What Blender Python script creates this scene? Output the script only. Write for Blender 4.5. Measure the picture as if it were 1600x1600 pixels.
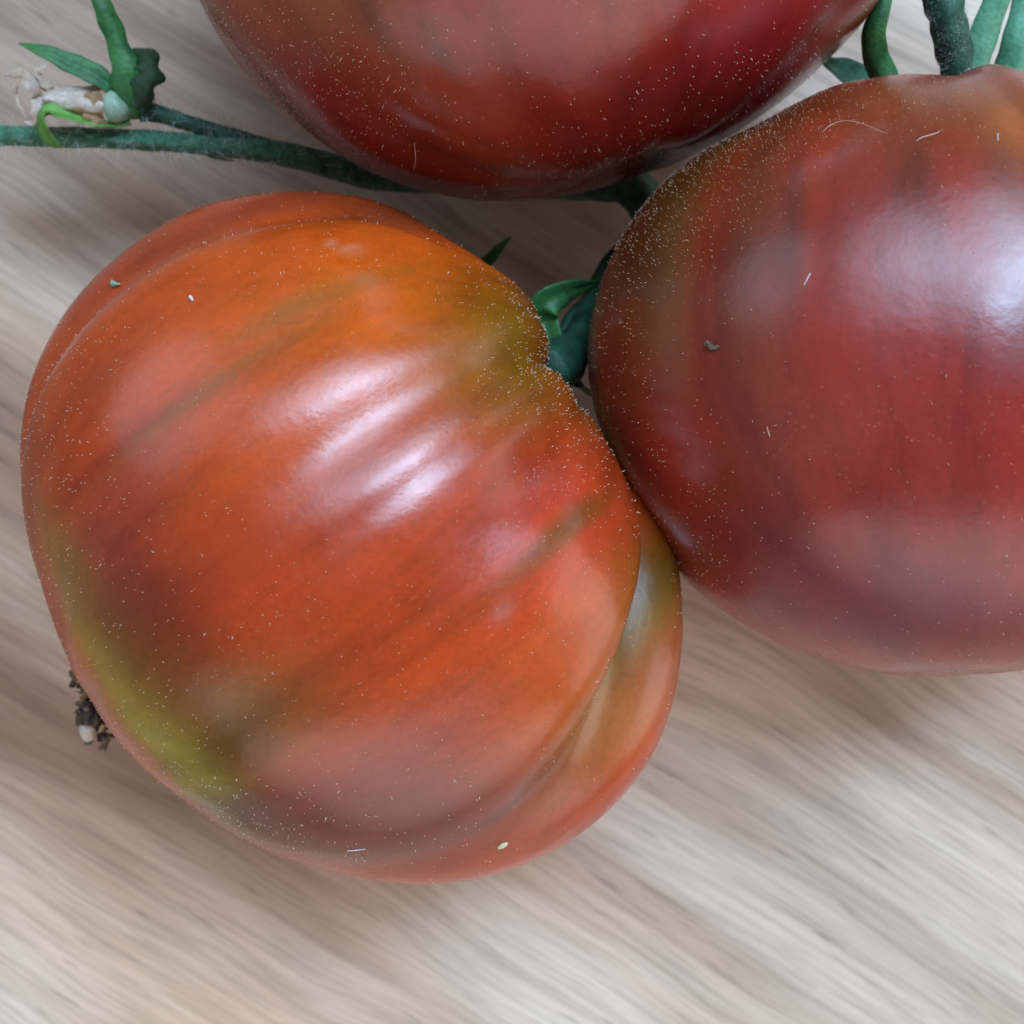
import bpy, math, random
import numpy as np
from mathutils import Vector, Matrix

sc = bpy.context.scene
for o in list(bpy.data.objects):
    bpy.data.objects.remove(o)

# ------------------------------------------------------------------ camera, world, lamps, exposure
CAM_Z = 0.208            # metres above the table, looking straight down
TAN = 0.397              # half field of view
cam_d = bpy.data.cameras.new('camera')
cam = bpy.data.objects.new('camera', cam_d)
sc.collection.objects.link(cam)
cam.location = (0, 0, CAM_Z)
cam_d.sensor_width = 36
cam_d.lens = 18 / TAN
cam_d.clip_start = 0.005
cam_d.clip_end = 20
cam_d.dof.use_dof = True
cam_d.dof.focus_distance = 0.150
cam_d.dof.aperture_fstop = 26
sc.camera = cam

w = bpy.data.worlds.new('World')
sc.world = w
w.use_nodes = True
bg = w.node_tree.nodes['Background']
bg.inputs['Color'].default_value = (0.86, 0.93, 1.0, 1)
bg.inputs['Strength'].default_value = 0.11

sc.view_settings.view_transform = 'Standard'
sc.view_settings.look = 'None'
sc.view_settings.exposure = 0.30
sc.view_settings.gamma = 1
sc.cycles.use_denoising = True
sc.cycles.max_bounces = 8


def lamp(name, tx, ty, dist, sx, sy, radiance, col, roll=0):
    """A soft window-like area lamp. tx, ty: tilt from the zenith towards +x and +y in degrees."""
    d = Vector((math.tan(math.radians(tx)), math.tan(math.radians(ty)), 1)).normalized()
    L = bpy.data.lights.new(name, 'AREA')
    L.shape = 'ELLIPSE'
    L.size, L.size_y = sx, sy
    L.energy = radiance * math.pi * sx * sy * math.pi / 4
    L.color = col
    o = bpy.data.objects.new(name, L)
    sc.collection.objects.link(o)
    o.location = d * dist + Vector((0, 0, 0.04))
    zx = Vector((1, 0, 0)); zx = (zx - d * zx.dot(d)).normalized(); zy = d.cross(zx)
    m3 = Matrix((zx, zy, d)).transposed() @ Matrix.Rotation(math.radians(roll), 3, 'Z')
    o.rotation_euler = m3.to_euler()
    return o


lamp('window_pane_lamp', 16, 24, 1.5, 0.80, 0.34, 13, (0.45, 0.70, 1.0), 33)
lamp('window_lamp', 14, 30, 1.6, 1.35, 0.70, 3.6, (0.48, 0.72, 1.0), 22)
lamp('window_glow_lamp', 16, 34, 1.7, 2.1, 1.15, 2.5, (0.55, 0.76, 1.0), 12)
lamp('dim_window_lamp', -50, 40, 1.7, 1.1, 0.9, 1.2, (0.70, 0.82, 1.0))
lamp('opposite_window_lamp', 20, -60, 1.8, 2.0, 0.8, 0.35, (0.90, 0.93, 1.0))
lamp('opposite_glow_lamp', 17, -63, 1.85, 2.9, 1.3, 0.40, (0.97, 0.95, 0.96))
lamp('opposite_wide_lamp', 14, -66, 1.9, 3.8, 1.9, 0.65, (1.0, 0.94, 0.88))
lamp('side_window_lamp', 74, 2, 1.7, 1.0, 1.2, 0.3, (1.0, 0.96, 0.92))
lamp('side_glow_lamp', 77, 4, 1.8, 1.4, 2.2, 1.2, (1.0, 0.94, 0.88))


# ------------------------------------------------------------------ helpers
def P(px, py, z):
    """point at height z above the table; px, py on a 1600 grid over the table (0.135 m wide at mid height)"""
    s = TAN * (CAM_Z - z) / 800
    return Vector(((px - 800) * s, (800 - py) * s, z))


def lin(r, g, b):
    f = lambda c: (c / 255 / 12.92) if c <= 10 else (((c / 255) + 0.055) / 1.055) ** 2.4
    return (f(r), f(g), f(b))


def mesh_obj(name, verts, faces, mat, parent=None, smooth=True):
    me = bpy.data.meshes.new(name)
    me.from_pydata([tuple(v) for v in verts], [], faces)
    me.update()
    if smooth:
        me.polygons.foreach_set('use_smooth', [True] * len(me.polygons))
    if mat:
        me.materials.append(mat)
    o = bpy.data.objects.new(name, me)
    sc.collection.objects.link(o)
    if parent:
        o.parent = parent
    return o


def tag(o, label=None, cat=None, group=None, kind=None):
    if label: o['label'] = label
    if cat: o['category'] = cat
    if group: o['group'] = group
    if kind: o['kind'] = kind
    return o


def catmull(pts, n):
    """resample a polyline of vectors (any dimension) smoothly into n points"""
    p = np.array(pts, float)
    m = len(p)
    out = []
    for t in np.linspace(0, m - 1, n):
        i = min(int(t), m - 2)
        u = t - i
        p0, p1, p2, p3 = p[max(i - 1, 0)], p[i], p[i + 1], p[min(i + 2, m - 1)]
        out.append(0.5 * (2 * p1 + (p2 - p0) * u + (2 * p0 - 5 * p1 + 4 * p2 - p3) * u * u + (3 * p1 - p0 - 3 * p2 + p3) * u ** 3))
    return np.array(out)


def frames(c, up=(0, 0, 1)):
    t = np.gradient(c, axis=0)
    t /= np.linalg.norm(t, axis=1)[:, None] + 1e-12
    up = np.broadcast_to(np.array(up, float), t.shape)
    s = np.cross(t, up)
    s /= np.linalg.norm(s, axis=1)[:, None] + 1e-9
    u = np.cross(s, t)
    return t, s, u


def tube(pts, radii, n=40, k=14, ridge=0.0, nr=5, wob=0.0, seed=0):
    c = catmull(pts, n)
    r = catmull([[x] for x in radii], n)[:, 0]
    t, s, u = frames(c)
    rng = np.random.default_rng(seed)
    ph = rng.random(4) * 6.28
    V, F = [], []
    for i in range(n):
        for j in range(k):
            a = 2 * math.pi * j / k
            rr = r[i] * (1 + ridge * math.cos(nr * a + 0.03 * i) + wob * math.sin(i * 0.7 + ph[0] + 2 * a) * math.sin(i * 0.23 + ph[1]))
            V.append(c[i] + rr * (math.cos(a) * s[i] + math.sin(a) * u[i]))
    for i in range(n - 1):
        for j in range(k):
            F.append((i * k + j, i * k + (j + 1) % k, (i + 1) * k + (j + 1) % k, (i + 1) * k + j))
    V.append(c[0] - t[0] * r[0] * 0.4); V.append(c[-1] + t[-1] * r[-1] * 0.4)
    a0, a1 = len(V) - 2, len(V) - 1
    for j in range(k):
        F.append((a0, (j + 1) % k, j))
        F.append((a1, (n - 1) * k + j, (n - 1) * k + (j + 1) % k))
    return V, F


def blade(pts, widths, up=(0, 0, 1), thick=0.00045, fold=0.25, n=26, wav=0.06, seed=0):
    """a sepal: tapering strip with real thickness, a folded midrib and slightly uneven edges.
    fold > 0 lifts the edges above the midrib"""
    c = catmull(pts, n)
    wd = np.maximum(catmull([[x] for x in widths], n)[:, 0], 1e-5)
    ups = np.array(up, float)
    if ups.ndim == 2:
        ups = catmull(ups, n)
    t, s, u = frames(c, ups)
    rng = np.random.default_rng(seed)
    ph = rng.random(4) * 6.28
    cols = np.linspace(-1, 1, 9)
    V, F = [], []
    for side in (1, -1):
        for i in range(n):
            h = wd[i] / 2
            for x in cols:
                e = 1 + wav * math.sin(i * 0.9 + ph[0] + (2 if x > 0 else 0)) * abs(x)
                z = fold * h * abs(x) ** 1.3 - 0.10 * h * math.exp(-(x / 0.18) ** 2) + 0.04 * h * math.sin(3.1 * x + i * 0.35 + ph[1])
                th = thick * (1 - 0.85 * abs(x) ** 2) * min(1, h / thick)
                V.append(c[i] + s[i] * x * h * e + u[i] * (z + side * th / 2))
    m = len(cols)
    off = n * m
    for i in range(n - 1):
        for j in range(m - 1):
            a = i * m + j
            F.append((a, a + 1, a + m + 1, a + m))
            F.append((off + a, off + a + m, off + a + m + 1, off + a + 1))
    for i in range(n - 1):
        for j, flip in ((0, 0), (m - 1, 1)):
            a = i * m + j
            q = (a, a + m, off + a + m, off + a)
            F.append(q if not flip else q[::-1])
    for i in (0, n - 1):
        for j in range(m - 1):
            a = i * m + j
            q = (a, off + a, off + a + 1, a + 1)
            F.append(q if i == 0 else q[::-1])
    return V, F


def hair_mesh(roots, dirs, lens, radius, curl=0.0, seg=1, bulb=True, rng=None):
    """thousands of tiny hairs in one mesh"""
    V, F = [], []
    for p, d, L in zip(roots, dirs, lens):
        d = d / np.linalg.norm(d)
        a = np.cross(d, (0.31, 0.52, 0.79)); a /= np.linalg.norm(a)
        b = np.cross(d, a)
        bend = (a * rng.normal() + b * rng.normal()) * curl
        if bulb:
            prof = [(0, 0.55), (0.65, 1.0), (1.0, 0)]
        else:
            prof = [(q / seg, 1 - 0.75 * q / seg) for q in range(seg + 1)] + [(1.08, 0)]
        base = len(V)
        for q, rr in prof[:-1]:
            c = p + d * L * q + bend * L * q * q
            for k in range(3):
                an = 2.0944 * k
                V.append(c + radius * rr * (a * math.cos(an) + b * math.sin(an)))
        q = prof[-1][0]
        V.append(p + d * L * q + bend * L * q * q)
        m = len(prof) - 1
        for i in range(m - 1):
            for k in range(3):
                k2 = (k + 1) % 3
                F.append((base + i * 3 + k, base + i * 3 + k2, base + i * 3 + 3 + k2, base + i * 3 + 3 + k))
        for k in range(3):
            F.append((base + (m - 1) * 3 + k, base + (m - 1) * 3 + (k + 1) % 3, base + m * 3))
    return V, F


# ------------------------------------------------------------------ materials
def new_mat(name):
    m = bpy.data.materials.new(name)
    m.use_nodes = True
    nt = m.node_tree
    return m, nt, nt.nodes['Principled BSDF']


def N(nt, typ, **kw):
    n = nt.nodes.new(typ)
    for k, v in kw.items():
        if k in n.inputs:
            n.inputs[k].default_value = v
        else:
            setattr(n, k, v)
    return n


def ramp(nt, fac, stops):
    r = nt.nodes.new('ShaderNodeValToRGB')
    e = r.color_ramp.elements
    while len(e) < len(stops):
        e.new(0.5)
    for el, (p, c) in zip(e, stops):
        el.position = p
        el.color = (*c, 1) if len(c) == 3 else c
    nt.links.new(fac, r.inputs['Fac'])
    return r.outputs['Color']


def mix(nt, blend, fac, a, b):
    m = nt.nodes.new('ShaderNodeMix')
    m.data_type = 'RGBA'
    m.blend_type = blend
    ins = [s for s in m.inputs if s.type == 'RGBA']
    fs = [s for s in m.inputs if s.type == 'VALUE'][0]
    for sock, val in ((fs, fac), (ins[0], a), (ins[1], b)):
        if isinstance(val, bpy.types.NodeSocket):
            nt.links.new(val, sock)
        else:
            sock.default_value = val if not isinstance(val, tuple) or len(val) == 4 else (*val, 1)
    return [s for s in m.outputs if s.type == 'RGBA'][0]


def math_n(nt, op, a, b=None, clamp=False):
    m = nt.nodes.new('ShaderNodeMath')
    m.operation = op
    m.use_clamp = clamp
    for i, v in enumerate((a, b)):
        if v is None: continue
        if isinstance(v, bpy.types.NodeSocket):
            nt.links.new(v, m.inputs[i])
        else:
            m.inputs[i].default_value = v
    return m.outputs[0]


def noise(nt, vec, scale, detail=4, rough=0.55, dist=0.0):
    n = N(nt, 'ShaderNodeTexNoise')
    n.inputs['Scale'].default_value = scale
    n.inputs['Detail'].default_value = detail
    n.inputs['Roughness'].default_value = rough
    n.inputs['Distortion'].default_value = dist
    nt.links.new(vec, n.inputs['Vector'])
    return n.outputs['Fac']


def mapping(nt, vec, scale=(1, 1, 1), rot=(0, 0, 0), loc=(0, 0, 0)):
    m = N(nt, 'ShaderNodeMapping')
    m.inputs['Scale'].default_value = scale
    m.inputs['Rotation'].default_value = rot
    m.inputs['Location'].default_value = loc
    nt.links.new(vec, m.inputs['Vector'])
    return m.outputs['Vector']


def bump(nt, bsdf, height, strength, dist):
    b = N(nt, 'ShaderNodeBump')
    b.inputs['Strength'].default_value = strength
    b.inputs['Distance'].default_value = dist
    nt.links.new(height, b.inputs['Height'])
    nt.links.new(b.outputs['Normal'], bsdf.inputs['Normal'])
    return b.outputs['Normal']


def wood_material():
    m, nt, bs = new_mat('weathered_table_wood')
    tc = N(nt, 'ShaderNodeTexCoord').outputs['Object']
    # gentle waviness of the grain
    wv = N(nt, 'ShaderNodeTexNoise'); wv.inputs['Scale'].default_value = 9; wv.inputs['Detail'].default_value = 2
    nt.links.new(tc, wv.inputs['Vector'])
    sub = N(nt, 'ShaderNodeVectorMath', operation='SUBTRACT'); sub.inputs[1].default_value = (0.5, 0.5, 0.5)
    nt.links.new(wv.outputs['Color'], sub.inputs[0])
    scl = N(nt, 'ShaderNodeVectorMath', operation='SCALE'); scl.inputs['Scale'].default_value = 0.02
    nt.links.new(sub.outputs[0], scl.inputs[0])
    add = N(nt, 'ShaderNodeVectorMath', operation='ADD')
    nt.links.new(tc, add.inputs[0]); nt.links.new(scl.outputs[0], add.inputs[1])
    v = add.outputs[0]
    broad = noise(nt, mapping(nt, v, (5, 60, 1)), 1, 3, 0.5)
    mid = noise(nt, mapping(nt, v, (24, 330, 1), loc=(3, 1, 0)), 1, 4, 0.6)
    fine = noise(nt, mapping(nt, v, (60, 1050, 1), loc=(7, 5, 0)), 1, 3, 0.6)
    pores = noise(nt, mapping(nt, v, (80, 560, 1), loc=(1, 9, 0)), 1, 2, 0.5)
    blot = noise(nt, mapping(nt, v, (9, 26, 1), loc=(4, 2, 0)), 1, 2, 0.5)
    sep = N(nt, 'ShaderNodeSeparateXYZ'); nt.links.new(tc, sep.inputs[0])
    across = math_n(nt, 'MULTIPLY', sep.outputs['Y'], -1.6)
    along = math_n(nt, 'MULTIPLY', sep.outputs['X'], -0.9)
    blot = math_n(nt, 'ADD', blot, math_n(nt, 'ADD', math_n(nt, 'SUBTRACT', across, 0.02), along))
    c = ramp(nt, broad, [(0.30, lin(182, 160, 144)), (0.42, lin(202, 186, 171)), (0.55, lin(218, 207, 194)), (0.72, lin(232, 224, 214))])
    c = mix(nt, 'MULTIPLY', 0.5, c, ramp(nt, mid, [(0.30, (0.50, 0.46, 0.43)), (0.46, (0.84, 0.82, 0.80)), (0.6, (1, 1, 1))]))
    c = mix(nt, 'MULTIPLY', 0.5, c, ramp(nt, fine, [(0.3, (0.60, 0.58, 0.56)), (0.58, (1.06, 1.06, 1.06))]))
    c = mix(nt, 'MULTIPLY', 0.8, c, ramp(nt, pores, [(0.24, (0.58, 0.58, 0.60)), (0.36, (1, 1, 1))]))
    # rosy sap streaks, and greyer weathered areas
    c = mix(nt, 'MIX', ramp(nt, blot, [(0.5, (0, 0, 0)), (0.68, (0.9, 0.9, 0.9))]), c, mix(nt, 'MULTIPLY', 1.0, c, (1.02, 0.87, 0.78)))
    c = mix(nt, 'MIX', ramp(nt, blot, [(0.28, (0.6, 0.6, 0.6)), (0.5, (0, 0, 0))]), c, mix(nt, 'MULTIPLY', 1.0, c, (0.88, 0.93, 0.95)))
    band = noise(nt, mapping(nt, v, (2.5, 24, 1), loc=(5, 3, 0)), 1, 3, 0.5)
    c = mix(nt, 'MULTIPLY', 0.9, c, ramp(nt, band, [(0.34, (0.80, 0.68, 0.62)), (0.5, (1, 1, 1)), (0.66, (1.0, 0.98, 0.96))]))
    # browner streaks towards one end, with the shade there painted into the colour
    end_shade = math_n(nt, 'ADD', math_n(nt, 'MULTIPLY', sep.outputs['X'], 5.0), math_n(nt, 'MULTIPLY', math_n(nt, 'SUBTRACT', band, 0.5), 2.2))
    end_shade = math_n(nt, 'ADD', end_shade, 0.62)
    c = mix(nt, 'MULTIPLY', 1.0, c, ramp(nt, end_shade, [(0.12, (0.52, 0.47, 0.44)), (0.62, (1, 1, 1))]))
    c = mix(nt, 'MULTIPLY', 1.0, c, (1.12, 1.0, 0.90))
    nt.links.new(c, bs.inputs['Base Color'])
    bs.inputs['Roughness'].default_value = 0.55
    bs.inputs['Specular IOR Level'].default_value = 0.35
    bump(nt, bs, mid, 0.25, 0.0006)
    return m


def tomato_material(name, rough):
    m, nt, bs = new_mat(name)
    tc = N(nt, 'ShaderNodeTexCoord').outputs['Object']
    at = N(nt, 'ShaderNodeAttribute'); at.attribute_name = 'pigment'
    sk = N(nt, 'ShaderNodeAttribute'); sk.attribute_name = 'streak'
    c = at.outputs['Color']
    # meridian streaks in the flesh under the skin
    st = noise(nt, mapping(nt, sk.outputs['Vector'], (5, 5, 0.8)), 1, 4, 0.6, 0.4)
    c = mix(nt, 'MULTIPLY', 0.8, c, ramp(nt, st, [(0.28, (0.66, 0.56, 0.56)), (0.5, (1, 1, 1)), (0.75, (1.14, 1.14, 0.95))]))
    ol = noise(nt, mapping(nt, sk.outputs['Vector'], (26, 26, 5.5), loc=(8, 4, 3)), 1, 5, 0.65, 0.8)
    c = mix(nt, 'MIX', ramp(nt, ol, [(0.54, (0, 0, 0)), (0.72, (0.42, 0.42, 0.42))]), c, mix(nt, 'MULTIPLY', 1.0, c, (0.62, 0.95, 0.7)))
    st2 = noise(nt, mapping(nt, sk.outputs['Vector'], (16, 16, 2.2), loc=(3, 2, 1)), 1, 3, 0.6)
    c = mix(nt, 'MULTIPLY', 0.35, c, ramp(nt, st2, [(0.3, (0.72, 0.74, 0.66)), (0.55, (1, 1, 1))]))
    # soft cloudy ripening patches, then fine cells
    cl = noise(nt, tc, 55, 4, 0.6)
    c = mix(nt, 'MULTIPLY', 0.75, c, ramp(nt, cl, [(0.3, (0.74, 0.70, 0.70)), (0.5, (1, 1, 1)), (0.72, (1.15, 1.12, 0.9))]))
    cell = noise(nt, tc, 1500, 3, 0.7)
    c = mix(nt, 'MULTIPLY', 0.4, c, ramp(nt, cell, [(0.32, (0.78, 0.75, 0.72)), (0.5, (1, 1, 1)), (0.7, (1.25, 1.2, 1.05))]))
    vo = N(nt, 'ShaderNodeTexVoronoi'); vo.inputs['Scale'].default_value = 1000
    nt.links.new(tc, vo.inputs['Vector'])
    vmask = noise(nt, tc, 75, 2, 0.5)
    vd = math_n(nt, 'MULTIPLY', math_n(nt, 'LESS_THAN', vo.outputs['Distance'], 0.14), ramp(nt, vmask, [(0.5, (0, 0, 0)), (0.62, (0.22, 0.22, 0.22))]))
    c = mix(nt, 'MIX', vd, c, (0.5, 0.22, 0.08))
    nt.links.new(c, bs.inputs['Base Color'])
    rn = noise(nt, tc, 120, 4, 0.65)
    rr = N(nt, 'ShaderNodeMapRange')
    rr.inputs['From Min'].default_value = 0.3; rr.inputs['From Max'].default_value = 0.7
    rr.inputs['To Min'].default_value = rough - 0.05; rr.inputs['To Max'].default_value = rough + 0.08
    nt.links.new(rn, rr.inputs['Value'])
    nt.links.new(rr.outputs[0], bs.inputs['Roughness'])
    bs.inputs['IOR'].default_value = 1.45
    bs.inputs['Specular IOR Level'].default_value = 0.85
    bs.inputs['Subsurface Weight'].default_value = 0.0
    bs.inputs['Subsurface Radius'].default_value = (1.0, 0.35, 0.12)
    bs.inputs['Subsurface Scale'].default_value = 0.003
    h = math_n(nt, 'ADD', noise(nt, tc, 900, 3, 0.6), math_n(nt, 'MULTIPLY', noise(nt, tc, 70, 3, 0.5), 6.0))
    bump(nt, bs, h, 0.05, 0.0006)
    return m


def plain(name, col, col2=None, rough=0.6, nscale=300, sss=0.0, bumps=0.2, bdist=0.0003, mid=0.5, trans=0.0):
    m, nt, bs = new_mat(name)
    tc = N(nt, 'ShaderNodeTexCoord').outputs['Object']
    n1 = noise(nt, tc, nscale, 5, 0.65)
    col2 = col2 or tuple(x * 0.6 for x in col)
    c = ramp(nt, n1, [(mid - 0.2, col2), (mid + 0.2, col)])
    n2 = noise(nt, tc, nscale * 6, 3, 0.6)
    c = mix(nt, 'MULTIPLY', 0.5, c, ramp(nt, n2, [(0.3, (0.6, 0.6, 0.6)), (0.6, (1.1, 1.1, 1.1))]))
    nt.links.new(c, bs.inputs['Base Color'])
    bs.inputs['Roughness'].default_value = rough
    bs.inputs['Subsurface Weight'].default_value = sss
    bs.inputs['Subsurface Radius'].default_value = (0.6, 1.0, 0.4)
    bs.inputs['Subsurface Scale'].default_value = 0.001
    bs.inputs['Transmission Weight'].default_value = trans
    if bumps:
        bump(nt, bs, n2, bumps, bdist)
    return m


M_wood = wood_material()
M_skin = tomato_material('ripe_tomato_skin', 0.24)
M_skin_dark = tomato_material('dark_tomato_skin', 0.26)
M_hair = plain('pale_skin_hairs', lin(238, 210, 182), lin(228, 184, 150), 0.4, 900, 0.0, 0)
M_stem = plain('green_vine_stem', lin(98, 160, 126), lin(36, 92, 66), 0.5, 700, 0.1, 0.8, 0.0005)
M_stem_dark = plain('dark_green_stem', lin(46, 98, 72), lin(20, 56, 44), 0.55, 420, 0.05, 0.5)
M_sepal = plain('green_sepal', lin(70, 136, 70), lin(30, 84, 44), 0.5, 300, 0.1, 0.35, 0.0004)
M_sepal_dark = plain('dark_green_sepal', lin(50, 92, 54), lin(20, 46, 28), 0.55, 420, 0.0, 0.6, 0.0005)
M_sepal_pale = plain('pale_green_sepal', lin(118, 184, 148), lin(76, 148, 110), 0.5, 300, 0.15, 0.4)
M_sepal_bright = plain('bright_green_sepal', lin(126, 182, 84), lin(56, 100, 38), 0.5, 260, 0.15, 0.3)
M_ovary = plain('pale_green_ovary', lin(176, 200, 176), lin(128, 164, 132), 0.4, 260, 0.2, 0.2)
M_petal = plain('withered_white_petal', lin(226, 214, 204), lin(176, 142, 108), 0.7, 260, 0.05, 0.5)
M_petal_tan = plain('withered_tan_petal', lin(190, 150, 112), lin(130, 92, 58), 0.7, 300, 0.05, 0.5)
M_dry = plain('dry_brown_blossom', lin(168, 134, 100), lin(60, 46, 36), 0.8, 700, 0.0, 0.6)
M_dry_dark = plain('dark_brown_blossom', lin(104, 82, 66), lin(36, 30, 28), 0.8, 700, 0.0, 0.6)
M_white_hair = plain('white_stem_hair', lin(232, 236, 232), lin(205, 214, 208), 0.4, 900, 0.0, 0)
M_lint = plain('white_lint', lin(236, 226, 224), lin(210, 196, 196), 0.6, 900, 0.0, 0)
M_fleck = plain('grey_brown_dirt', lin(150, 140, 124), lin(54, 46, 38), 0.8, 1500, 0.0, 0.5)
M_speck = plain('cream_speck', lin(232, 224, 186), lin(200, 186, 140), 0.5, 900, 0.0, 0.2)

# ------------------------------------------------------------------ table
GR = math.radians(-32)
tv, tf = [], []
nx = 24
S_ = 0.6
for j in range(nx + 1):
    for i in range(nx + 1):
        tv.append((-S_ + 2 * S_ * i / nx, -S_ + 2 * S_ * j / nx, 0))
for j in range(nx):
    for i in range(nx):
        a = j * (nx + 1) + i
        tf.append((a, a + 1, a + nx + 2, a + nx + 1))
k0 = len(tv)
tv += [(-S_, -S_, -0.03), (S_, -S_, -0.03), (S_, S_, -0.03), (-S_, S_, -0.03)]
tf += [(k0 + 3, k0 + 2, k0 + 1, k0)]
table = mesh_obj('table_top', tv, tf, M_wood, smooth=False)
table.rotation_euler[2] = GR
tag(table, 'weathered grey-beige wooden table top with slanting grain', kind='structure')

# ------------------------------------------------------------------ tomatoes
# shape-begin
def wrap(x):
    return (x + np.pi) % (2 * np.pi) - np.pi


def sstep(a, b, x):
    t = np.clip((x - a) / (b - a), 0, 1)
    return t * t * (3 - 2 * t)


def tomato_basis(spec):
    A = np.array(spec['axis'], float); A /= np.linalg.norm(A)
    U = np.array((0, 0, 1.0)); U = U - A * (U @ A); U /= np.linalg.norm(U)
    S = np.cross(A, U)
    return A, U, S


def tomato_points(spec, nth, nps):
    A, U, S = tomato_basis(spec)
    th = np.linspace(0, np.pi, nth)[:, None]
    ps = np.linspace(-np.pi, np.pi, nps, endpoint=False)[None, :]
    d = (np.cos(th)[..., None] * A + (np.sin(th) * np.cos(ps))[..., None] * U + (np.sin(th) * np.sin(ps))[..., None] * S)
    a = np.arctan2(d[..., 1], d[..., 0])
    tab = np.array(spec['radii'])
    n = len(tab)
    x = (a % (2 * np.pi)) / (2 * np.pi) * n
    i = np.floor(x).astype(int) % n
    u = x - np.floor(x)
    p0, p1, p2, p3 = tab[(i - 1) % n], tab[i], tab[(i + 1) % n], tab[(i + 2) % n]
    rh = 0.5 * (2 * p1 + (p2 - p0) * u + (2 * p0 - 5 * p1 + 4 * p2 - p3) * u * u + (3 * p1 - p0 - 3 * p2 + p3) * u ** 3)
    ce = np.sqrt(d[..., 0] ** 2 + d[..., 1] ** 2)
    H = np.where(d[..., 2] > 0, spec['up'], spec['down'])
    # towards the zenith the outline table fades to its mean so that the top is smooth
    e = sstep(0.0, 0.75, ce)
    rh = tab.mean() * (1 - e) + rh * e
    q = spec.get('power', 2.15)
    r = ((ce / rh) ** q + (np.abs(d[..., 2]) / H) ** q) ** (-1 / q)
    k = 1.0 + 0 * th * ps
    for (p, dep, wid, bias) in spec['ribs']:
        p, wid = np.radians(p), np.radians(wid)
        wt = sstep(0.0, 0.45, th) * sstep(0.0, 0.7, np.pi - th) * np.exp(-bias * th)
        k = k - dep * np.exp(-(wrap(ps - p) / wid) ** 2) * wt
    dd, tw = spec['dimple']
    k = k - dd * np.exp(-(th / np.radians(tw)) ** 2)
    k = k - 0.05 * np.exp(-((np.pi - th) / 0.22) ** 2)
    for (p, t0, amp, wp, wt_) in spec.get('bulges', []):
        k = k + amp * np.exp(-(wrap(ps - np.radians(p)) / np.radians(wp)) ** 2 - ((th - np.radians(t0)) / np.radians(wt_)) ** 2)
    # slight unevenness of the flesh, drawn out along the meridians
    rg = np.random.default_rng(spec['seed'])
    und = 0
    for n_ in range(3, 17):
        und = und + np.sin(n_ * ps + rg.random() * 6.28 + 0.9 * np.sin(2 * th + rg.random() * 6.28)) * np.sin((1 + rg.random() * 3.5) * th + rg.random() * 6.28) * (1.6 / n_ ** 0.9)
    k = k + spec['uneven'] * und * np.sin(th) ** 1.5
    pts = np.array(spec['center']) + d * (r * k)[..., None]
    return pts, th + 0 * ps, ps + 0 * th


TOMATOES = {}
TOMATOES['near'] = dict(
    seed=3, uneven=0.0055, axis=(0.80, 0.60, 0.02), center=(-0.0215, -0.0045, 0.0375), up=0.036, down=0.0375, power=2.2,
    ribs=[(60, 0.52, 8, 1.7), (84, 0.03, 6, 0.6), (-66, 0.065, 6, 0.05), (-12, 0.060, 6.5, 0.75), (17, 0.034, 8, 0.6), (1, 0.010, 2.5, 0.8), (-34, 0.018, 7, 0.4),
          (40, 0.016, 7, 0.4), (-47, 0.012, 6, 0.4), (110, 0.04, 9, 0.2), (150, 0.04, 9, 0.2), (-150, 0.04, 9, 0.2), (-112, 0.04, 9, 0.2)],
    dimple=(0.20, 13), bulges=[(-50, 28, 0.02, 30, 16), (30, 28, 0.03, 25, 14), (61, 62, -0.062, 6.5, 22), (44, 60, 0.02, 9, 22)],
    radii=[0.045] * 72)
TOMATOES['right'] = dict(
    seed=5, uneven=0.0055, axis=(0.08, 1.0, -0.22), center=(0.0600, 0.0165, 0.0400), up=0.037, down=0.0400, power=2.2,
    ribs=[(-62, 0.02, 12, 0.5), (-25, 0.022, 8, 0.7), (14, 0.02, 8, 0.7), (-6, 0.012, 6, 0.5), (40, 0.03, 10, 0.5), (100, 0.04, 10, 0.3), (160, 0.04, 10, 0.3), (-120, 0.04, 10, 0.3)],
    dimple=(0.07, 15), bulges=[],
    radii=[0.045] * 72)
TOMATOES['top'] = dict(
    seed=8, uneven=0.0055, axis=(-0.30, 0.95, 0.10), center=(0.0035, 0.0805, 0.0420), up=0.037, down=0.0420, power=2.2,
    ribs=[(-30, 0.02, 9, 0.2), (-62, 0.02, 8, 0.1), (20, 0.016, 9, 0.2), (60, 0.02, 9, 0.2), (120, 0.04, 10, 0.2), (-120, 0.04, 10, 0.2)],
    dimple=(0.16, 15), bulges=[],
    radii=[0.045] * 72)
# fitted outlines
TOMATOES['near']['radii'] = [0.04272, 0.04127, 0.03940, 0.03806, 0.03725, 0.03674, 0.03707, 0.03719, 0.03767, 0.03907, 0.04028, 0.04045, 0.04054, 0.04091, 0.04147, 0.04250, 0.04376, 0.04470, 0.04531, 0.04581, 0.04625, 0.04674, 0.04721, 0.04750, 0.04749, 0.04742, 0.04723, 0.04703, 0.04667, 0.04612, 0.04551, 0.04471, 0.04377, 0.04283, 0.04176, 0.04061, 0.03962, 0.03873, 0.03810, 0.03769, 0.03756, 0.03738, 0.03726, 0.03723, 0.03734, 0.03751, 0.03755, 0.03775, 0.03802, 0.03848, 0.03915, 0.03973, 0.04034, 0.04099, 0.04178, 0.04268, 0.04367, 0.04468, 0.04556, 0.04634, 0.04700, 0.04758, 0.04793, 0.04822, 0.04834, 0.04827, 0.04791, 0.04725, 0.04642, 0.04557, 0.04466, 0.04377]
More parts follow.
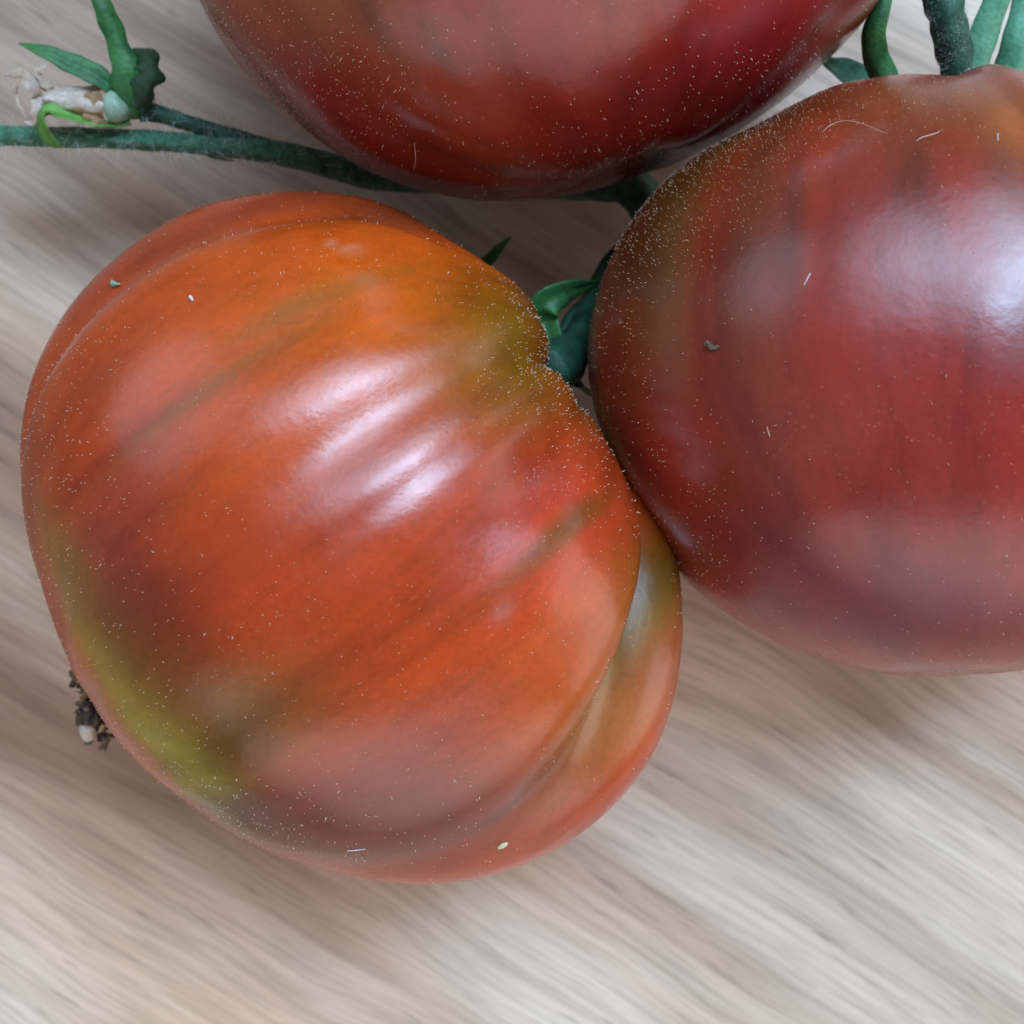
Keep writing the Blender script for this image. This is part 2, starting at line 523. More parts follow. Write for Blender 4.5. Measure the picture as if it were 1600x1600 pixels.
TOMATOES['right']['radii'] = [0.03693, 0.03702, 0.03679, 0.03679, 0.03676, 0.03657, 0.03654, 0.03674, 0.03725, 0.03671, 0.03628, 0.03651, 0.03685, 0.03772, 0.03821, 0.03843, 0.03900, 0.03853, 0.03886, 0.03950, 0.03896, 0.03951, 0.04042, 0.04142, 0.04263, 0.04347, 0.04398, 0.04495, 0.04642, 0.04764, 0.04861, 0.04943, 0.05000, 0.05029, 0.05039, 0.05020, 0.04965, 0.04885, 0.04791, 0.04703, 0.04631, 0.04574, 0.04545, 0.04503, 0.04430, 0.04345, 0.04265, 0.04177, 0.04097, 0.04029, 0.03976, 0.03945, 0.03911, 0.03882, 0.03848, 0.03795, 0.03739, 0.03687, 0.03700, 0.03712, 0.03683, 0.03672, 0.03708, 0.03699, 0.03645, 0.03660, 0.03708, 0.03648, 0.03636, 0.03700, 0.03673, 0.03672]
TOMATOES['top']['radii'] = [0.04863, 0.04893, 0.04859, 0.04870, 0.04879, 0.04816, 0.04809, 0.04850, 0.04792, 0.04695, 0.04690, 0.04720, 0.04682, 0.04558, 0.04440, 0.04438, 0.04441, 0.04454, 0.04450, 0.04480, 0.04494, 0.04512, 0.04484, 0.04618, 0.04578, 0.04596, 0.04725, 0.04804, 0.04791, 0.04848, 0.04943, 0.04921, 0.04896, 0.04964, 0.04956, 0.04890, 0.04856, 0.04806, 0.04721, 0.04651, 0.04608, 0.04564, 0.04486, 0.04407, 0.04345, 0.04298, 0.04251, 0.04208, 0.04158, 0.04110, 0.04054, 0.04013, 0.03972, 0.03920, 0.03860, 0.03832, 0.03828, 0.03829, 0.03840, 0.03839, 0.03898, 0.03940, 0.03988, 0.04050, 0.04133, 0.04228, 0.04326, 0.04455, 0.04582, 0.04678, 0.04770, 0.04832]
# shape-end


def project(p):
    s = TAN * (CAM_Z - p[..., 2]) / 800
    return np.stack([800 + p[..., 0] / s, 800 - p[..., 1] / s], -1)


# ripening colours: (place on the skin, colour, reach along the meridian, reach across, strength)
PIGMENT = {}
PIGMENT['near'] = (lin(184, 66, 24), [
    ((430, 420), lin(212, 92, 18), .017, .010, .75), ((640, 480), lin(218, 96, 16), .014, .009, .8), ((560, 360), lin(206, 84, 20), .018, .006, .6),
    ((300, 420), lin(200, 74, 22), .012, .008, .6), ((200, 640), lin(196, 72, 28), .010, .012, .5),
    ((430, 730), lin(196, 80, 20), .012, .005, .6), ((560, 960), lin(190, 66, 18), .022, .010, .7), ((330, 920), lin(176, 56, 28), .012, .008, .5),
    ((640, 1080), lin(196, 70, 16), .016, .007, .7), ((420, 1060), lin(160, 56, 24), .012, .008, .5),
    ((860, 780), lin(206, 60, 32), .007, .010, .85), ((920, 900), lin(198, 64, 34), .010, .006, .8), ((740, 700), lin(190, 70, 40), .010, .008, .4),
    ((800, 545), lin(126, 92, 14), .008, .006, .9), ((850, 500), lin(104, 74, 18), .006, .005, .7), ((740, 590), lin(150, 84, 20), .006, .006, .6), ((885, 645), lin(116, 100, 22), .006, .005, .9),
    ((920, 700), lin(124, 100, 24), .006, .004, .7), ((845, 862), lin(110, 72, 22), .007, .0010, .55), ((905, 805), lin(112, 78, 22), .006, .0012, .55),
    ((1000, 960), lin(104, 84, 12), .009, .006, .95), ((1030, 900), lin(90, 60, 20), .008, .004, .7), ((940, 1090), lin(150, 112, 42), .010, .0045, .85),
    ((900, 1170), lin(168, 96, 34), .010, .004, .7), ((780, 1190), lin(202, 92, 24), .016, .003, .7), ((1045, 1030), lin(186, 80, 52), .008, .003, .6),
    ((880, 1000), lin(200, 86, 30), .010, .0035, .6),
    ((235, 1115), lin(172, 150, 52), .0052, .009, .95), ((290, 1185), lin(172, 156, 54), .0046, .008, .95), ((345, 1258), lin(170, 158, 44), .0040, .005, .95),
    ((160, 1005), lin(164, 132, 50), .0045, .009, .9), ((115, 900), lin(150, 104, 44), .003, .008, .8), ((130, 940), lin(140, 100, 44), .003, .005, .6),
    ((370, 1135), lin(100, 70, 14), .005, .004, .85), ((440, 1120), lin(140, 80, 30), .006, .005, .6), ((320, 1110), lin(124, 84, 22), .005, .005, .6),
    ((215, 960), lin(104, 38, 18), .006, .006, .75), ((270, 1050), lin(120, 46, 20), .006, .006, .6), ((160, 860), lin(140, 56, 48), .006, .006, .5),
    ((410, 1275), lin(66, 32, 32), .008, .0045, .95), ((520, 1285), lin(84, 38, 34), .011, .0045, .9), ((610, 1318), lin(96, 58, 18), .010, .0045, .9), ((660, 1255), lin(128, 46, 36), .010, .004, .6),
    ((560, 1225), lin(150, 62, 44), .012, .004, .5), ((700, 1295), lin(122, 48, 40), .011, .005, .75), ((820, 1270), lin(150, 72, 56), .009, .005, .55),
    ((780, 1275), lin(104, 62, 50), .0035, .0008, .7), ((460, 480), lin(138, 92, 24), .006, .0011, .5), ((330, 600), lin(148, 88, 30), .012, .0009, .55), ((570, 440), lin(150, 84, 22), .006, .0009, .5),
    ((450, 310), lin(140, 62, 40), .016, .002, .6), ((620, 335), lin(96, 44, 28), .010, .003, .7),
    ((548, 388), lin(222, 150, 120), .0012, .0005, .4), ((520, 380), lin(224, 150, 120), .0006, .0005, .4), ((785, 950), lin(170, 120, 110), .0012, .0008, .4),
    ((560, 395), lin(216, 130, 90), .0010, .0005, .25),
])
PIGMENT['right'] = (lin(146, 54, 38), [
    ((1050, 320), lin(96, 66, 14), .010, .008, .95), ((1120, 260), lin(92, 60, 20), .008, .006, .9), ((1000, 420), lin(92, 54, 18), .010, .005, .8), ((1200, 210), lin(108, 58, 20), .007, .008, .9),
    ((1330, 170), lin(124, 64, 22), .005, .012, .9), ((1440, 180), lin(132, 56, 22), .005, .010, .85), ((1540, 150), lin(136, 66, 28), .004, .009, .7),
    ((1245, 250), lin(176, 60, 18), .008, .0035, .9), ((1130, 350), lin(150, 44, 20), .012, .004, .8), ((1185, 300), lin(92, 56, 20), .010, .0025, .7),
    ((1592, 205), lin(190, 104, 44), .004, .003, .6), ((1420, 270), lin(120, 60, 40), .008, .002, .5), ((1430, 290), lin(78, 54, 34), .004, .0016, .6),
    ((1240, 390), lin(64, 42, 36), .008, .0009, .85), ((1238, 330), lin(84, 52, 38), .006, .0012, .6), ((1575, 290), lin(110, 80, 60), .005, .002, .5),
    ((1040, 470), lin(120, 82, 50), .010, .003, .6), ((1170, 540), lin(124, 62, 40), .020, .004, .7), ((1180, 600), lin(120, 70, 44), .014, .003, .5),
    ((970, 560), lin(120, 48, 28), .016, .003, .6), ((1300, 240), lin(140, 60, 44), .006, .005, .5),
    ((1400, 560), lin(146, 36, 30), .016, .014, .6), ((1580, 700), lin(150, 36, 26), .016, .010, .7), ((1100, 780), lin(124, 34, 28), .012, .010, .6), ((1190, 820), lin(122, 54, 28), .006, .005, .5),
    ((1290, 915), lin(124, 16, 34), .007, .010, .8), ((1380, 960), lin(118, 14, 36), .005, .010, .7), ((1200, 870), lin(104, 28, 42), .006, .006, .5), ((1500, 960), lin(118, 32, 46), .005, .010, .5),
    ((1400, 730), lin(140, 50, 40), .010, .008, .4), ((1240, 670), lin(140, 60, 54), .004, .008, .35),
])
PIGMENT['top'] = (lin(146, 36, 26), [
    ((420, 40), lin(168, 92, 60), .010, .006, .8), ((520, 20), lin(160, 104, 64), .008, .006, .75), ((360, 60), lin(156, 80, 66), .010, .004, .7), ((325, 30), lin(92, 60, 30), .006, .002, .7), ((445, 30), lin(146, 44, 22), .010, .002, .7),
    ((490, 95), lin(158, 78, 24), .007, .006, .8), ((600, 90), lin(150, 58, 36), .010, .006, .6), ((560, 50), lin(150, 96, 60), .006, .006, .5),
    ((480, 150), lin(136, 22, 28), .006, .008, .9), ((560, 180), lin(128, 24, 26), .006, .008, .8), ((620, 130), lin(138, 52, 28), .008, .006, .6),
    ((760, 60), lin(160, 40, 30), .014, .006, .7), ((740, 230), lin(116, 40, 26), .008, .010, .7), ((860, 260), lin(120, 40, 26), .006, .012, .7), ((800, 150), lin(150, 48, 28), .010, .008, .5),
    ((1080, 60), lin(158, 34, 26), .012, .012, .8), ((1000, 190), lin(126, 28, 24), .008, .010, .7), ((1200, 90), lin(140, 22, 32), .008, .008, .75), ((1160, 150), lin(110, 16, 26), .005, .010, .7),
    ((960, 30), lin(170, 70, 36), .004, .004, .5), ((600, 60), lin(120, 60, 30), .010, .001, .4), ((690, 90), lin(104, 50, 30), .004, .0007, .6),
])


def build_tomato(key, name, mat, nth=220, nps=400):
    spec = TOMATOES[key]
    pts, th, ps = tomato_points(spec, nth, nps)
    C = np.array(spec['center'])
    loc = np.array((C[0], C[1], 0.0))
    A, U, S = tomato_basis(spec)
    inner = pts[1:-1]
    V = inner.reshape(-1, 3)
    n = nth - 2
    F = []
    for i in range(n - 1):
        for j in range(nps):
            j2 = (j + 1) % nps
            F.append((i * nps + j, (i + 1) * nps + j, (i + 1) * nps + j2, i * nps + j2))
    V = np.vstack([V, pts[0, 0], pts[-1, 0]])
    a0, a1 = len(V) - 2, len(V) - 1
    for j in range(nps):
        F.append((a0, j, (j + 1) % nps))
        F.append((a1, (n - 1) * nps + (j + 1) % nps, (n - 1) * nps + j))
    me = bpy.data.meshes.new('skin')
    me.from_pydata((V - loc).tolist(), [], F)
    me.update()
    me.polygons.foreach_set('use_smooth', [True] * len(me.polygons))
    me.materials.append(mat)
    nrm = np.empty(len(V) * 3)
    me.vertices.foreach_get('normal', nrm)
    nrm = nrm.reshape(-1, 3)
    # pigment laid on the skin in 3-D around each place
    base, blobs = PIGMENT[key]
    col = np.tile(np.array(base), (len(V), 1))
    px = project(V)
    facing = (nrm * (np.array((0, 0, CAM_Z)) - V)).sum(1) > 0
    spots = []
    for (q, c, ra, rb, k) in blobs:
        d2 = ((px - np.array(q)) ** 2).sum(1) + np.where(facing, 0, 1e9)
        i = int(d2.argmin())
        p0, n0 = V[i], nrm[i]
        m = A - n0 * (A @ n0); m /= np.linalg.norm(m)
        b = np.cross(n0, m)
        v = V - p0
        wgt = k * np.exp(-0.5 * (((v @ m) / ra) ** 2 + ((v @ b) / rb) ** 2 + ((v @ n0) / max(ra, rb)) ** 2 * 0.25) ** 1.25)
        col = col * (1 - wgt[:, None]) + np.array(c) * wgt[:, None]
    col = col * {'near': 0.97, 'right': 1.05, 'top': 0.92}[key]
    at = me.attributes.new('pigment', 'FLOAT_COLOR', 'POINT')
    at.data.foreach_set('color', np.hstack([col, np.ones((len(V), 1))]).ravel())
    d = V - C
    t = d @ A / np.linalg.norm(d, axis=1)
    th_ = np.arccos(np.clip(t, -1, 1)); sn = np.sin(th_) ** 0.5
    ps_ = np.arctan2(d @ S, d @ U)
    st = me.attributes.new('streak', 'FLOAT_VECTOR', 'POINT')
    off = {'near': 0, 'right': 7.3, 'top': 15.1}[key]
    st.data.foreach_set('vector', np.stack([np.cos(ps_) * sn + off, np.sin(ps_) * sn, th_], 1).ravel())
    o = bpy.data.objects.new(name, None)
    o.empty_display_size = 0.02
    sc.collection.objects.link(o)
    o.location = loc
    sk = bpy.data.objects.new('skin', me)
    sc.collection.objects.link(sk)
    sk.parent = o
    return dict(root=o, V=V, nrm=nrm, px=px, facing=facing, loc=loc, th=th_, A=A)


def skin_point(T, q):
    d2 = ((T['px'] - np.array(q)) ** 2).sum(1) + np.where(T['facing'], 0, 1e9)
    i = int(d2.argmin())
    return T['V'][i], T['nrm'][i]


def add_hairs(T, count, dens, seed, rad=0.000055, ln=(0.00010, 0.00026)):
    rng = np.random.default_rng(seed)
    V, nr, px = T['V'], T['nrm'], T['px']
    vis = (T['facing']) | (nr[:, 2] > -0.35)
    inframe = (px[:, 0] > -80) & (px[:, 0] < 1680) & (px[:, 1] > -80) & (px[:, 1] < 1680)
    area = np.sin(T['th']) + 0.02
    w = dens(px, T['th'], V) * area * (vis & inframe)
    w /= w.sum()
    idx = rng.choice(len(V), count, p=w)
    p = V[idx] + rng.normal(size=(count, 3)) * 0.0003
    n = nr[idx]
    # keep roots on the skin
    p = p - n * ((p - V[idx]) * n).sum(1)[:, None]
    d = n + rng.normal(size=(count, 3)) * 0.35
    L = rng.uniform(ln[0], ln[1], count) * (1 + 1.2 * (rng.random(count) > 0.93))
    Vh, Fh = [], []
    Vh, Fh = hair_mesh(p - T['loc'] - n * 0.00002, d, L, rad, rng=rng, curl=0.25)
    o = mesh_obj('fine_hairs', Vh, Fh, M_hair, T['root'])
    tag(o, kind='stuff')
    return o


def blobs_density(base, spots):
    def f(px, th, V):
        v = np.full(len(px), base, float)
        for (x, y, sx, sy, k) in spots:
            v += k * np.exp(-((px[:, 0] - x) / sx) ** 2 - ((px[:, 1] - y) / sy) ** 2)
        # clumpy
        g = np.sin(V[:, 0] * 900 + 3 * np.sin(V[:, 1] * 500)) * np.sin(V[:, 1] * 760 + 2 * np.sin(V[:, 2] * 600))
        return np.maximum(v * (0.8 + 0.35 * g), 0.02)
    return f


T1 = build_tomato('near', 'tomato', M_skin)
tag(T1['root'], 'orange-red lobed tomato with yellow-green streak, lying nearest with its stem end to the others', 'tomato', 'ripe tomatoes on the table')
T2 = build_tomato('right', 'tomato', M_skin_dark)
tag(T2['root'], 'dark red tomato with olive shoulder, cut off by the right edge of the picture', 'tomato', 'ripe tomatoes on the table')
T3 = build_tomato('top', 'tomato', M_skin_dark)
tag(T3['root'], 'red tomato at the top of the picture, resting above the green stem', 'tomato', 'ripe tomatoes on the table')

add_hairs(T1, 4600, blobs_density(0.8, [(850, 560, 90, 110, 7), (900, 700, 80, 100, 2.5), (880, 880, 80, 120, 2.0), (420, 1290, 160, 60, 2.2), (100, 600, 70, 250, 2.2), (300, 1150, 150, 150, 0.9), (560, 760, 170, 170, -0.35), (430, 420, 150, 70, 0.6)]), 11)
add_hairs(T2, 4200, blobs_density(0.35, [(1110, 250, 130, 90, 5), (1020, 350, 70, 90, 4), (1330, 170, 160, 40, 3), (980, 500, 60, 200, 1.2), (1080, 850, 100, 120, 1.2), (1350, 420, 170, 110, -0.3)]), 12, rad=0.000044)
add_hairs(T3, 2200, blobs_density(0.30, [(520, 130, 150, 90, 3.2), (370, 80, 70, 110, 3.0), (980, 260, 120, 40, 2.0), (1200, 120, 150, 90, 0.8)]), 13, rad=0.000046)

# ---- withered blossom left on the blossom end of the near tomato
rng = np.random.default_rng(5)
L1 = Vector(T1['loc'])
core = []
z0 = 0.026
V, F = tube([P(205, 1085, z0 + .004) - L1, P(165, 1105, z0 + .001) - L1, P(142, 1108, z0) - L1, P(128, 1112, z0) - L1], [.0016, .0022, .0021, .0007], 14, 12, 0.12, 5, 0.15, 3)
blossom = mesh_obj('withered_blossom', V, F, M_dry_dark, T1['root'])
blossom['label'] = 'crumbly brown withered blossom'
for i in range(44):
    u = i / 43
    bx, by = 116 + 44 * u + rng.normal() * 6, 1066 + 84 * u + rng.normal() * 6
    ang = 2.55 + rng.normal() * 0.9
    ln_ = rng.uniform(12, 26)
    p0 = P(bx + 8, by, z0 + rng.uniform(-.001, .003)) - L1
    p1 = P(bx + 8 + ln_ * .5 * math.cos(ang), by - ln_ * .5 * math.sin(ang) + 4, z0 + rng.uniform(-.001, .005)) - L1
    p2 = P(bx + 8 + ln_ * math.cos(ang + rng.normal() * .6), by - ln_ * math.sin(ang + rng.normal() * .6) + 10, z0 + rng.uniform(-.002, .004)) - L1
    upv = rng.normal(size=3) + np.array((0, 0, .6))
    V, F = blade([p0, p1, p2], [.0012, .0018 * rng.uniform(.6, 1.3), .0004], tuple(upv), .0002, rng.uniform(-.6, .8), 8, .25, i)
    mesh_obj('petal', V, F, [M_dry, M_dry_dark, M_petal_tan][int(rng.choice(3, p=[.45, .4, .15]))], blossom)
V, F = tube([P(138, 1118, z0 + .002) - L1, P(136, 1138, z0 + .002) - L1, P(137, 1152, z0 + .001) - L1], [.0006, .0011, .0009], 10, 10, 0.1, 4, 0.05, 4)
mesh_obj('style', V, F, M_petal, blossom)
V, F = tube([P(137, 1150, z0 + .001) - L1, P(138, 1158, z0) - L1], [.0009, .0007], 6, 10)
mesh_obj('style_tip', V, F, M_stem_dark, blossom)


# ---- stems
def stem_hairs(parent, pts, radii, count, ln, seed, rad=0.00003, mat=None):
    rng = np.random.default_rng(seed)
    c = catmull(pts, 200); r = catmull([[x] for x in radii], 200)[:, 0]
    t, s, u = frames(c)
    i = rng.integers(0, 200, count); a = rng.uniform(-0.35, math.pi + 0.35, count)
    d = np.cos(a)[:, None] * s[i] + np.sin(a)[:, None] * u[i]
    roots = c[i] + d * r[i][:, None] * 0.95
    V, F = hair_mesh(roots, d + rng.normal(size=d.shape) * 0.35, rng.uniform(*ln, count), rad, curl=0.6, seg=4, bulb=False, rng=rng)
    o = mesh_obj('fine_hairs', V, F, mat or M_white_hair, parent)
    return tag(o, kind='stuff')


def root_empty(name, loc):
    o = bpy.data.objects.new(name, None)
    o.empty_display_size = 0.01
    o.location = loc
    sc.collection.objects.link(o)
    return o


truss_loc = P(430, 236, 0.0)
truss = root_empty('truss_stem', truss_loc)
tag(truss, 'slender hairy green stem with a withered white flower, running under the top tomato', 'stem')
rel = lambda x, y, z: P(x, y, z) - truss_loc
zs = 0.0235
mp = [rel(-60, 211, zs), rel(60, 213, zs), rel(200, 217, zs), rel(330, 226, zs), rel(450, 241, zs - .001), rel(590, 276, .016), rel(740, 280, .007), rel(880, 285, .010), rel(985, 292, .018), rel(1030, 380, .015), rel(985, 470, .016), rel(945, 530, .022)]
mr = [.00135, .00138, .0014, .00145, .0017, .0019, .0022, .0026, .0030, .0028, .0024, .0022]
V, F = tube(mp, mr, 170, 24, 0.08, 5, 0.06, 1)
main = mesh_obj('main_stem', V, F, M_stem, truss)
stem_hairs(main, mp[:6], mr[:6], 520, (.0005, .0026), 21, 0.00004)

pp = [rel(470, 243, zs - .001), rel(400, 222, zs), rel(320, 200, zs + .001), rel(255, 180, zs + .002), rel(222, 172, zs + .003)]
pr = [.0009, .0010, .0011, .0012, .0016]
V, F = tube(pp, pr, 40, 14, 0.05, 5, 0.05, 2)
ped = mesh_obj('flower_stalk', V, F, M_stem_dark, truss)
ped['label'] = 'short stalk with a withered flower'
stem_hairs(ped, pp, pr, 140, (.0005, .0022), 22, 0.00004)
zf = zs + .003


def sub(name, VF, mat, parent, label=None):
    o = mesh_obj(name, VF[0], VF[1], mat, parent)
    if label: o['label'] = label
    return o


# sepals of the withered flower
sub('sepal', blade([rel(214, 186, zf), rel(206, 150, zf + .002), rel(200, 112, zf + .0035), rel(188, 78, zf + .004), rel(174, 40, zf + .005), rel(160, 8, zf + .006), rel(140, -40, zf + .006)],
                   [.0030, .0055, .0048, .0031, .0030, .0026, .0010], (0.2, 0.1, 1), .0006, -.35, 34, .08, 31), M_sepal, ped)
sub('sepal', blade([rel(176, 140, zf + .001), rel(150, 118, zf + .002), rel(110, 100, zf + .0025), rel(70, 82, zf + .003), rel(30, 68, zf + .003)],
                   [.0018, .0030, .0029, .0019, .0003], (0, .2, 1), .0006, .3, 28, .06, 32), M_sepal, ped)
sub('sepal', blade([rel(212, 170, zf + .003), rel(226, 140, zf + .005), rel(236, 108, zf + .0055), rel(226, 84, zf + .004), rel(208, 78, zf + .002)],
                   [.0018, .0032, .0036, .0030, .0010], (.5, -.2, 1), .0006, -.5, 24, .3, 33), M_sepal_dark, ped)
sub('sepal', blade([rel(204, 192, zf - .001), rel(165, 196, zf), rel(120, 186, zf + .001), rel(84, 175, zf + .002), rel(66, 180, zf + .0028), rel(70, 200, zf + .0022), rel(86, 224, zf + .001), rel(97, 230, zf)],
                   [.0018, .0024, .0024, .0026, .0036, .0038, .0020, .0003], [(0, .8, .6), (0, .8, .6), (0, .7, .7), (-.2, .5, 1), (-.8, .2, .8), (-.8, -.2, .7), (-.6, -.3, .9), (-.5, -.4, 1)], .0005, .25, 34, .05, 34), M_sepal_bright, ped, 'bright green sepal curled over the stem')
# ovary: small egg
ov = rel(181, 167, zf + .0005)
V, F = tube([ov + Vector((.0020, .0003, 0)), ov + Vector((.0010, 0, 0)), ov, ov + Vector((-.0010, 0, 0)), ov + Vector((-.0017, 0, 0))], [.0008, .0019, .0023, .0019, .0006], 18, 18)
sub('ovary', (V, F), M_ovary, ped)
# dried corolla: pleated strips forming a tube, with a torn flaring mouth
for i, (dy, dz, w0) in enumerate([(-20, .0004, .0020), (-9, .0014, .0021), (3, .0018, .0020), (14, .0012, .0020), (24, .0003, .0018)]):
    pts = [rel(158 + rng.normal() * 3, 158 + dy * 1.15, zf + dz), rel(130, 157 + dy * .95, zf + dz + .0004), rel(95, 154 + dy * .75, zf + dz + .0002), rel(66, 150 + dy * .6, zf + dz)]
    sub('dried_petal', blade(pts, [w0 * 1.15, w0 * 1.05, w0 * .9, w0 * .6], (0, -dy * .03, 1), .0003, -.55, 18, .2, 40 + i), M_petal if i in (0, 1, 2) else M_petal_tan, ped)
for i, (pts, ws) in enumerate([
    ([rel(74, 148, zf + .001), rel(60, 138, zf + .002), rel(44, 120, zf + .003), rel(24, 112, zf + .003), rel(8, 118, zf + .002)], [.0020, .0022, .0018, .0014, .0004]),
    ([rel(72, 156, zf + .001), rel(58, 158, zf + .002), rel(54, 174, zf + .003), rel(50, 190, zf + .002), rel(38, 190, zf + .001)], [.0018, .0014, .0012, .0010, .0003]),
    ([rel(58, 150, zf + .002), rel(48, 134, zf + .0035), rel(34, 128, zf + .0036), rel(24, 134, zf + .003), rel(26, 148, zf + .002)], [.0014, .0013, .0010, .0009, .0004]),
    ([rel(78, 140, zf + .001), rel(66, 126, zf + .002), rel(58, 112, zf + .003), rel(72, 102, zf + .003)], [.0014, .0012, .0007, .0002]),
    ([rel(26, 146, zf + .002), rel(28, 160, zf + .0025), rel(36, 174, zf + .002), rel(42, 188, zf + .001)], [.0003, .0004, .0004, .0003]),
    ([rel(160, 182, zf), rel(150, 184, zf + .001), rel(130, 178, zf + .0012)], [.0022, .0020, .0008]),
    ([rel(160, 148, zf + .002), rel(148, 150, zf + .0022), rel(132, 146, zf + .002)], [.0026, .0020, .0006]),
]):
    sub('dried_petal', blade(pts, ws, (.3, .2, 1), .00018, rng.uniform(-.5, .5), 18, .3, 60 + i), M_petal_tan if i >= 5 else M_petal, ped)
# papery bract under the stem
sub('bract', blade([rel(318, 238, zs - .001), rel(335, 246, zs - .001), rel(365, 252, zs - .0015)], [.0003, .0010, .0003], (0, .4, 1), .0001, .3, 12, .1, 77), M_petal, main)

# ---- calyx and stalk of the near tomato
l1 = lambda x, y, z: P(x, y, z) - L1
calyx = sub('stalk', tube([l1(858, 580, .034), l1(880, 562, .032), l1(905, 530, .028), l1(928, 480, .023), l1(945, 440, .017), l1(975, 400, .014)], [.0036, .0032, .0024, .0021, .0021, .0022], 40, 16, .05, 6, .08, 8), M_stem_dark, T1['root'])
sub('sepal', blade([l1(870, 560, .031), l1(852, 505, .029), l1(850, 478, .031), l1(880, 456, .030), l1(912, 446, .026), l1(935, 440, .022)], [.0030, .0040, .0042, .0036, .0022, .0004], [(0, -.4, 1), (-.2, -.3, 1), (0, -.5, 1), (0, -.6, 1), (0, -.6, 1), (0, -.6, 1)], .0006, .35, 28, .06, 81), M_sepal, calyx)
sub('sepal', blade([l1(845, 540, .028), l1(800, 480, .022), l1(755, 425, .020), l1(772, 396, .022), l1(798, 370, .023)], [.0030, .0030, .0022, .0016, .0003], (.3, -.2, 1), .0006, .35, 28, .06, 82), M_sepal, calyx)
sub('sepal', blade([l1(868, 560, .032), l1(885, 560, .031), l1(898, 520, .027), l1(915, 480, .024), l1(935, 455, .018)], [.0030, .0042, .0042, .0030, .0006], (-.4, -.2, 1), .0006, .4, 24, .08, 83), M_stem_dark, calyx)
sub('sepal', blade([l1(868, 580, .031), l1(885, 590, .029), l1(905, 600, .025), l1(925, 620, .018)], [.0030, .0040, .0034, .0006], (.2, .6, 1), .0006, .3, 24, .08, 84), M_stem, calyx)

# ---- calyx and stalk of the right tomato
L2 = Vector(T2['loc'])
l2 = lambda x, y, z: P(x, y, z) - L2
sp = [l2(1505, 170, .036), l2(1496, 110, .038), l2(1486, 55, .040), l2(1474, 0, .041), l2(1462, -60, .040)]
srr = [.0022, .0023, .0024, .0025, .0027]
st2 = sub('stalk', tube(sp, srr, 40, 18, .05, 6, .1, 9), M_stem_dark, T2['root'])
stem_hairs(st2, sp, srr, 2600, (.00012, .00045), 23, 0.000018)
sub('sepal', blade([l2(1400, 175, .036), l2(1378, 118, .037), l2(1363, 80, .039), l2(1364, 40, .041), l2(1378, 0, .042), l2(1390, -40, .042)], [.0034, .0036, .0035, .0032, .0024, .0016], (-.7, 0, 1), .0008, -.45, 28, .04, 91), M_sepal, st2)
sub('sepal', blade([l2(1375, 170, .032), l2(1345, 130, .031), l2(1310, 106, .030), l2(1282, 90, .028)], [.0044, .0044, .0036, .0006], (.2, .2, 1), .0006, .25, 24, .05, 92), M_stem, st2)
sub('sepal', blade([l2(1505, 170, .037), l2(1522, 112, .039), l2(1540, 60, .041), l2(1560, 0, .043), l2(1580, -60, .044)], [.0040, .0043, .0042, .0036, .0026], (.25, .1, 1), .0008, -.3, 28, .03, 93), M_sepal_pale, st2)
sub('sepal', blade([l2(1560, 170, .036), l2(1578, 112, .037), l2(1592, 60, .039), l2(1603, 0, .040), l2(1608, -60, .041)], [.0040, .0042, .0040, .0032, .0020], (-.1, .1, 1), .0008, -.3, 28, .03, 94), M_sepal_pale, st2)


# ------------------------------------------------------------------ lint and dirt lying on the skins
def on_skin(T, name, pts, radius, mat, label, cat, lift=0.8, wob=0.1, seed=0, k=8, n=None):
    q = [skin_point(T, p) for p in pts]
    org = Vector(q[0][0])
    cs = [Vector(p) + Vector(nn) * radius * lift - org for p, nn in q]
    rad = [radius * 0.5] + [radius] * (len(cs) - 2) + [radius * 0.4] if len(cs) > 2 else [radius * .8, radius * .6]
    V, F = tube([tuple(c) for c in cs], rad, n or max(8, 6 * len(cs)), k, 0.1, 3, wob, seed)
    o = mesh_obj(name, V, F, mat)
    o.location = org
    return tag(o, label, cat)


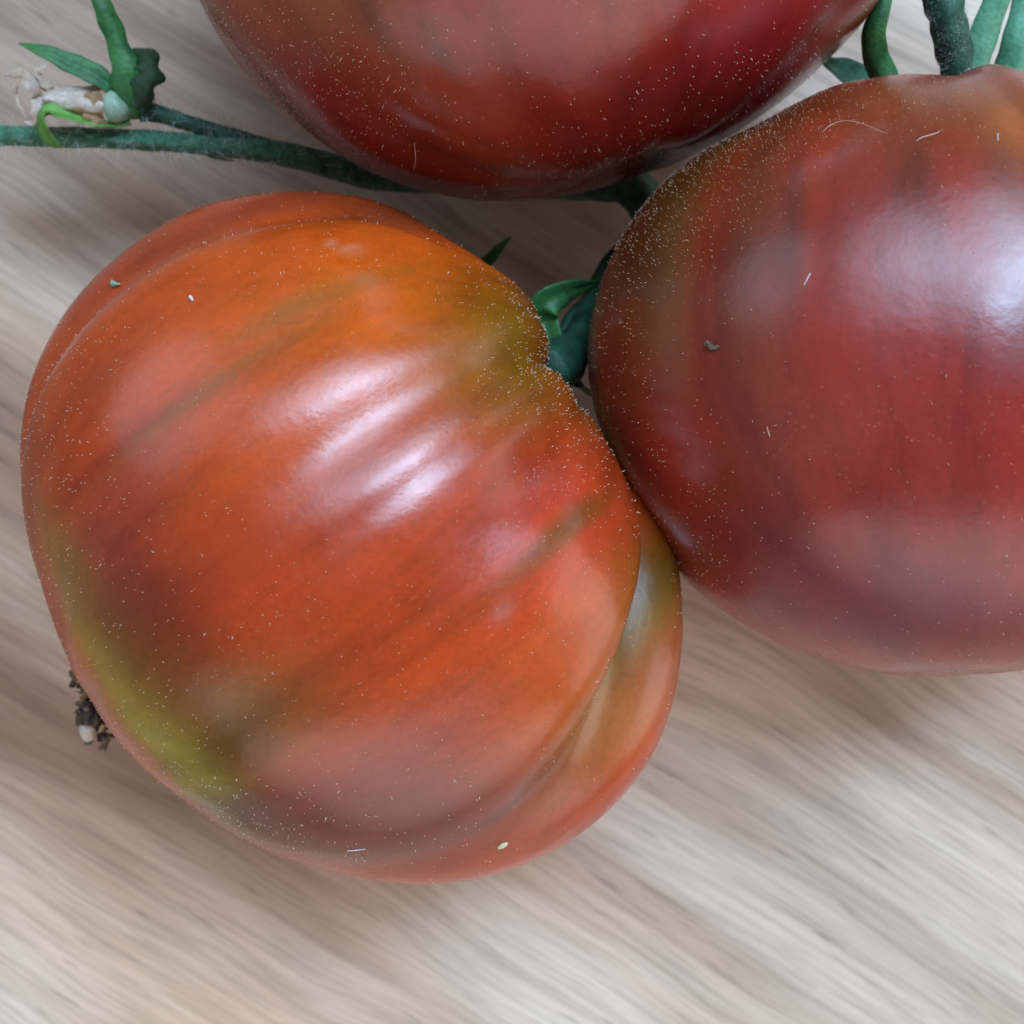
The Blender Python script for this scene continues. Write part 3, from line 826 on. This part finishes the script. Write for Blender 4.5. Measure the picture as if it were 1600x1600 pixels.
on_skin(T2, 'dirt_fleck', [(1103, 534), (1110, 538), (1116, 543), (1123, 545)], .00028, M_fleck, 'tiny grey-brown crumb of dirt on the left side of the dark red tomato', 'dirt', wob=.5, seed=1)
on_skin(T2, 'lint_fibre', [(1261, 427), (1261, 444)], .00008, M_lint, 'short straight white lint bit on the dark red tomato, below a dark streak', 'lint', seed=2)
on_skin(T2, 'lint_fibre', [(1558, 210), (1560, 223)], .00008, M_lint, 'short white lint bit at the upper right of the dark red tomato', 'lint', seed=3)
on_skin(T2, 'lint_fibre', [(1286, 205), (1298, 196), (1318, 192), (1340, 193), (1362, 201), (1386, 209)], .00003, M_hair, 'thin curved fibre on the olive shoulder of the dark red tomato', 'lint', seed=4, n=40)
on_skin(T2, 'lint_fibre', [(1432, 219), (1446, 216), (1456, 210), (1468, 203)], .00004, M_lint, 'pale bent fibre right of the thin curved one on the dark red tomato', 'lint', seed=5)
on_skin(T2, 'lint_fibre', [(1197, 667), (1200, 676), (1199, 684)], .00004, M_hair, 'hair-thin pale fibre near the middle of the dark red tomato', 'lint', seed=6)
on_skin(T1, 'seed_speck', [(778, 1320), (783, 1318), (789, 1316)], .00034, M_speck, 'tiny cream oval speck low on the orange-red tomato', 'speck', lift=.5, seed=7)
on_skin(T1, 'dirt_fleck', [(176, 444), (181, 448), (186, 446)], .00032, M_ovary, 'tiny pale green crumb on the upper left rim of the orange-red tomato', 'dirt', wob=.4, seed=8)
on_skin(T1, 'dirt_fleck', [(298, 466), (302, 469)], .00026, M_lint, 'tiny pale pink grain at the upper left of the orange-red tomato', 'dirt', wob=.2, seed=9)
on_skin(T1, 'lint_fibre', [(545, 1328), (556, 1327), (568, 1326)], .00008, M_lint, 'short pale fibre near the lower edge of the orange-red tomato', 'lint', seed=10)
on_skin(T1, 'lint_fibre', [(856, 765), (861, 760), (862, 754)], .00008, M_lint, 'tiny curved white fibre at the right of the orange-red tomato', 'lint', seed=11)
on_skin(T3, 'lint_fibre', [(650, 225), (649, 240), (651, 252), (648, 266)], .00004, M_lint, 'thin pale fibre standing low on the top red tomato', 'lint', seed=12)
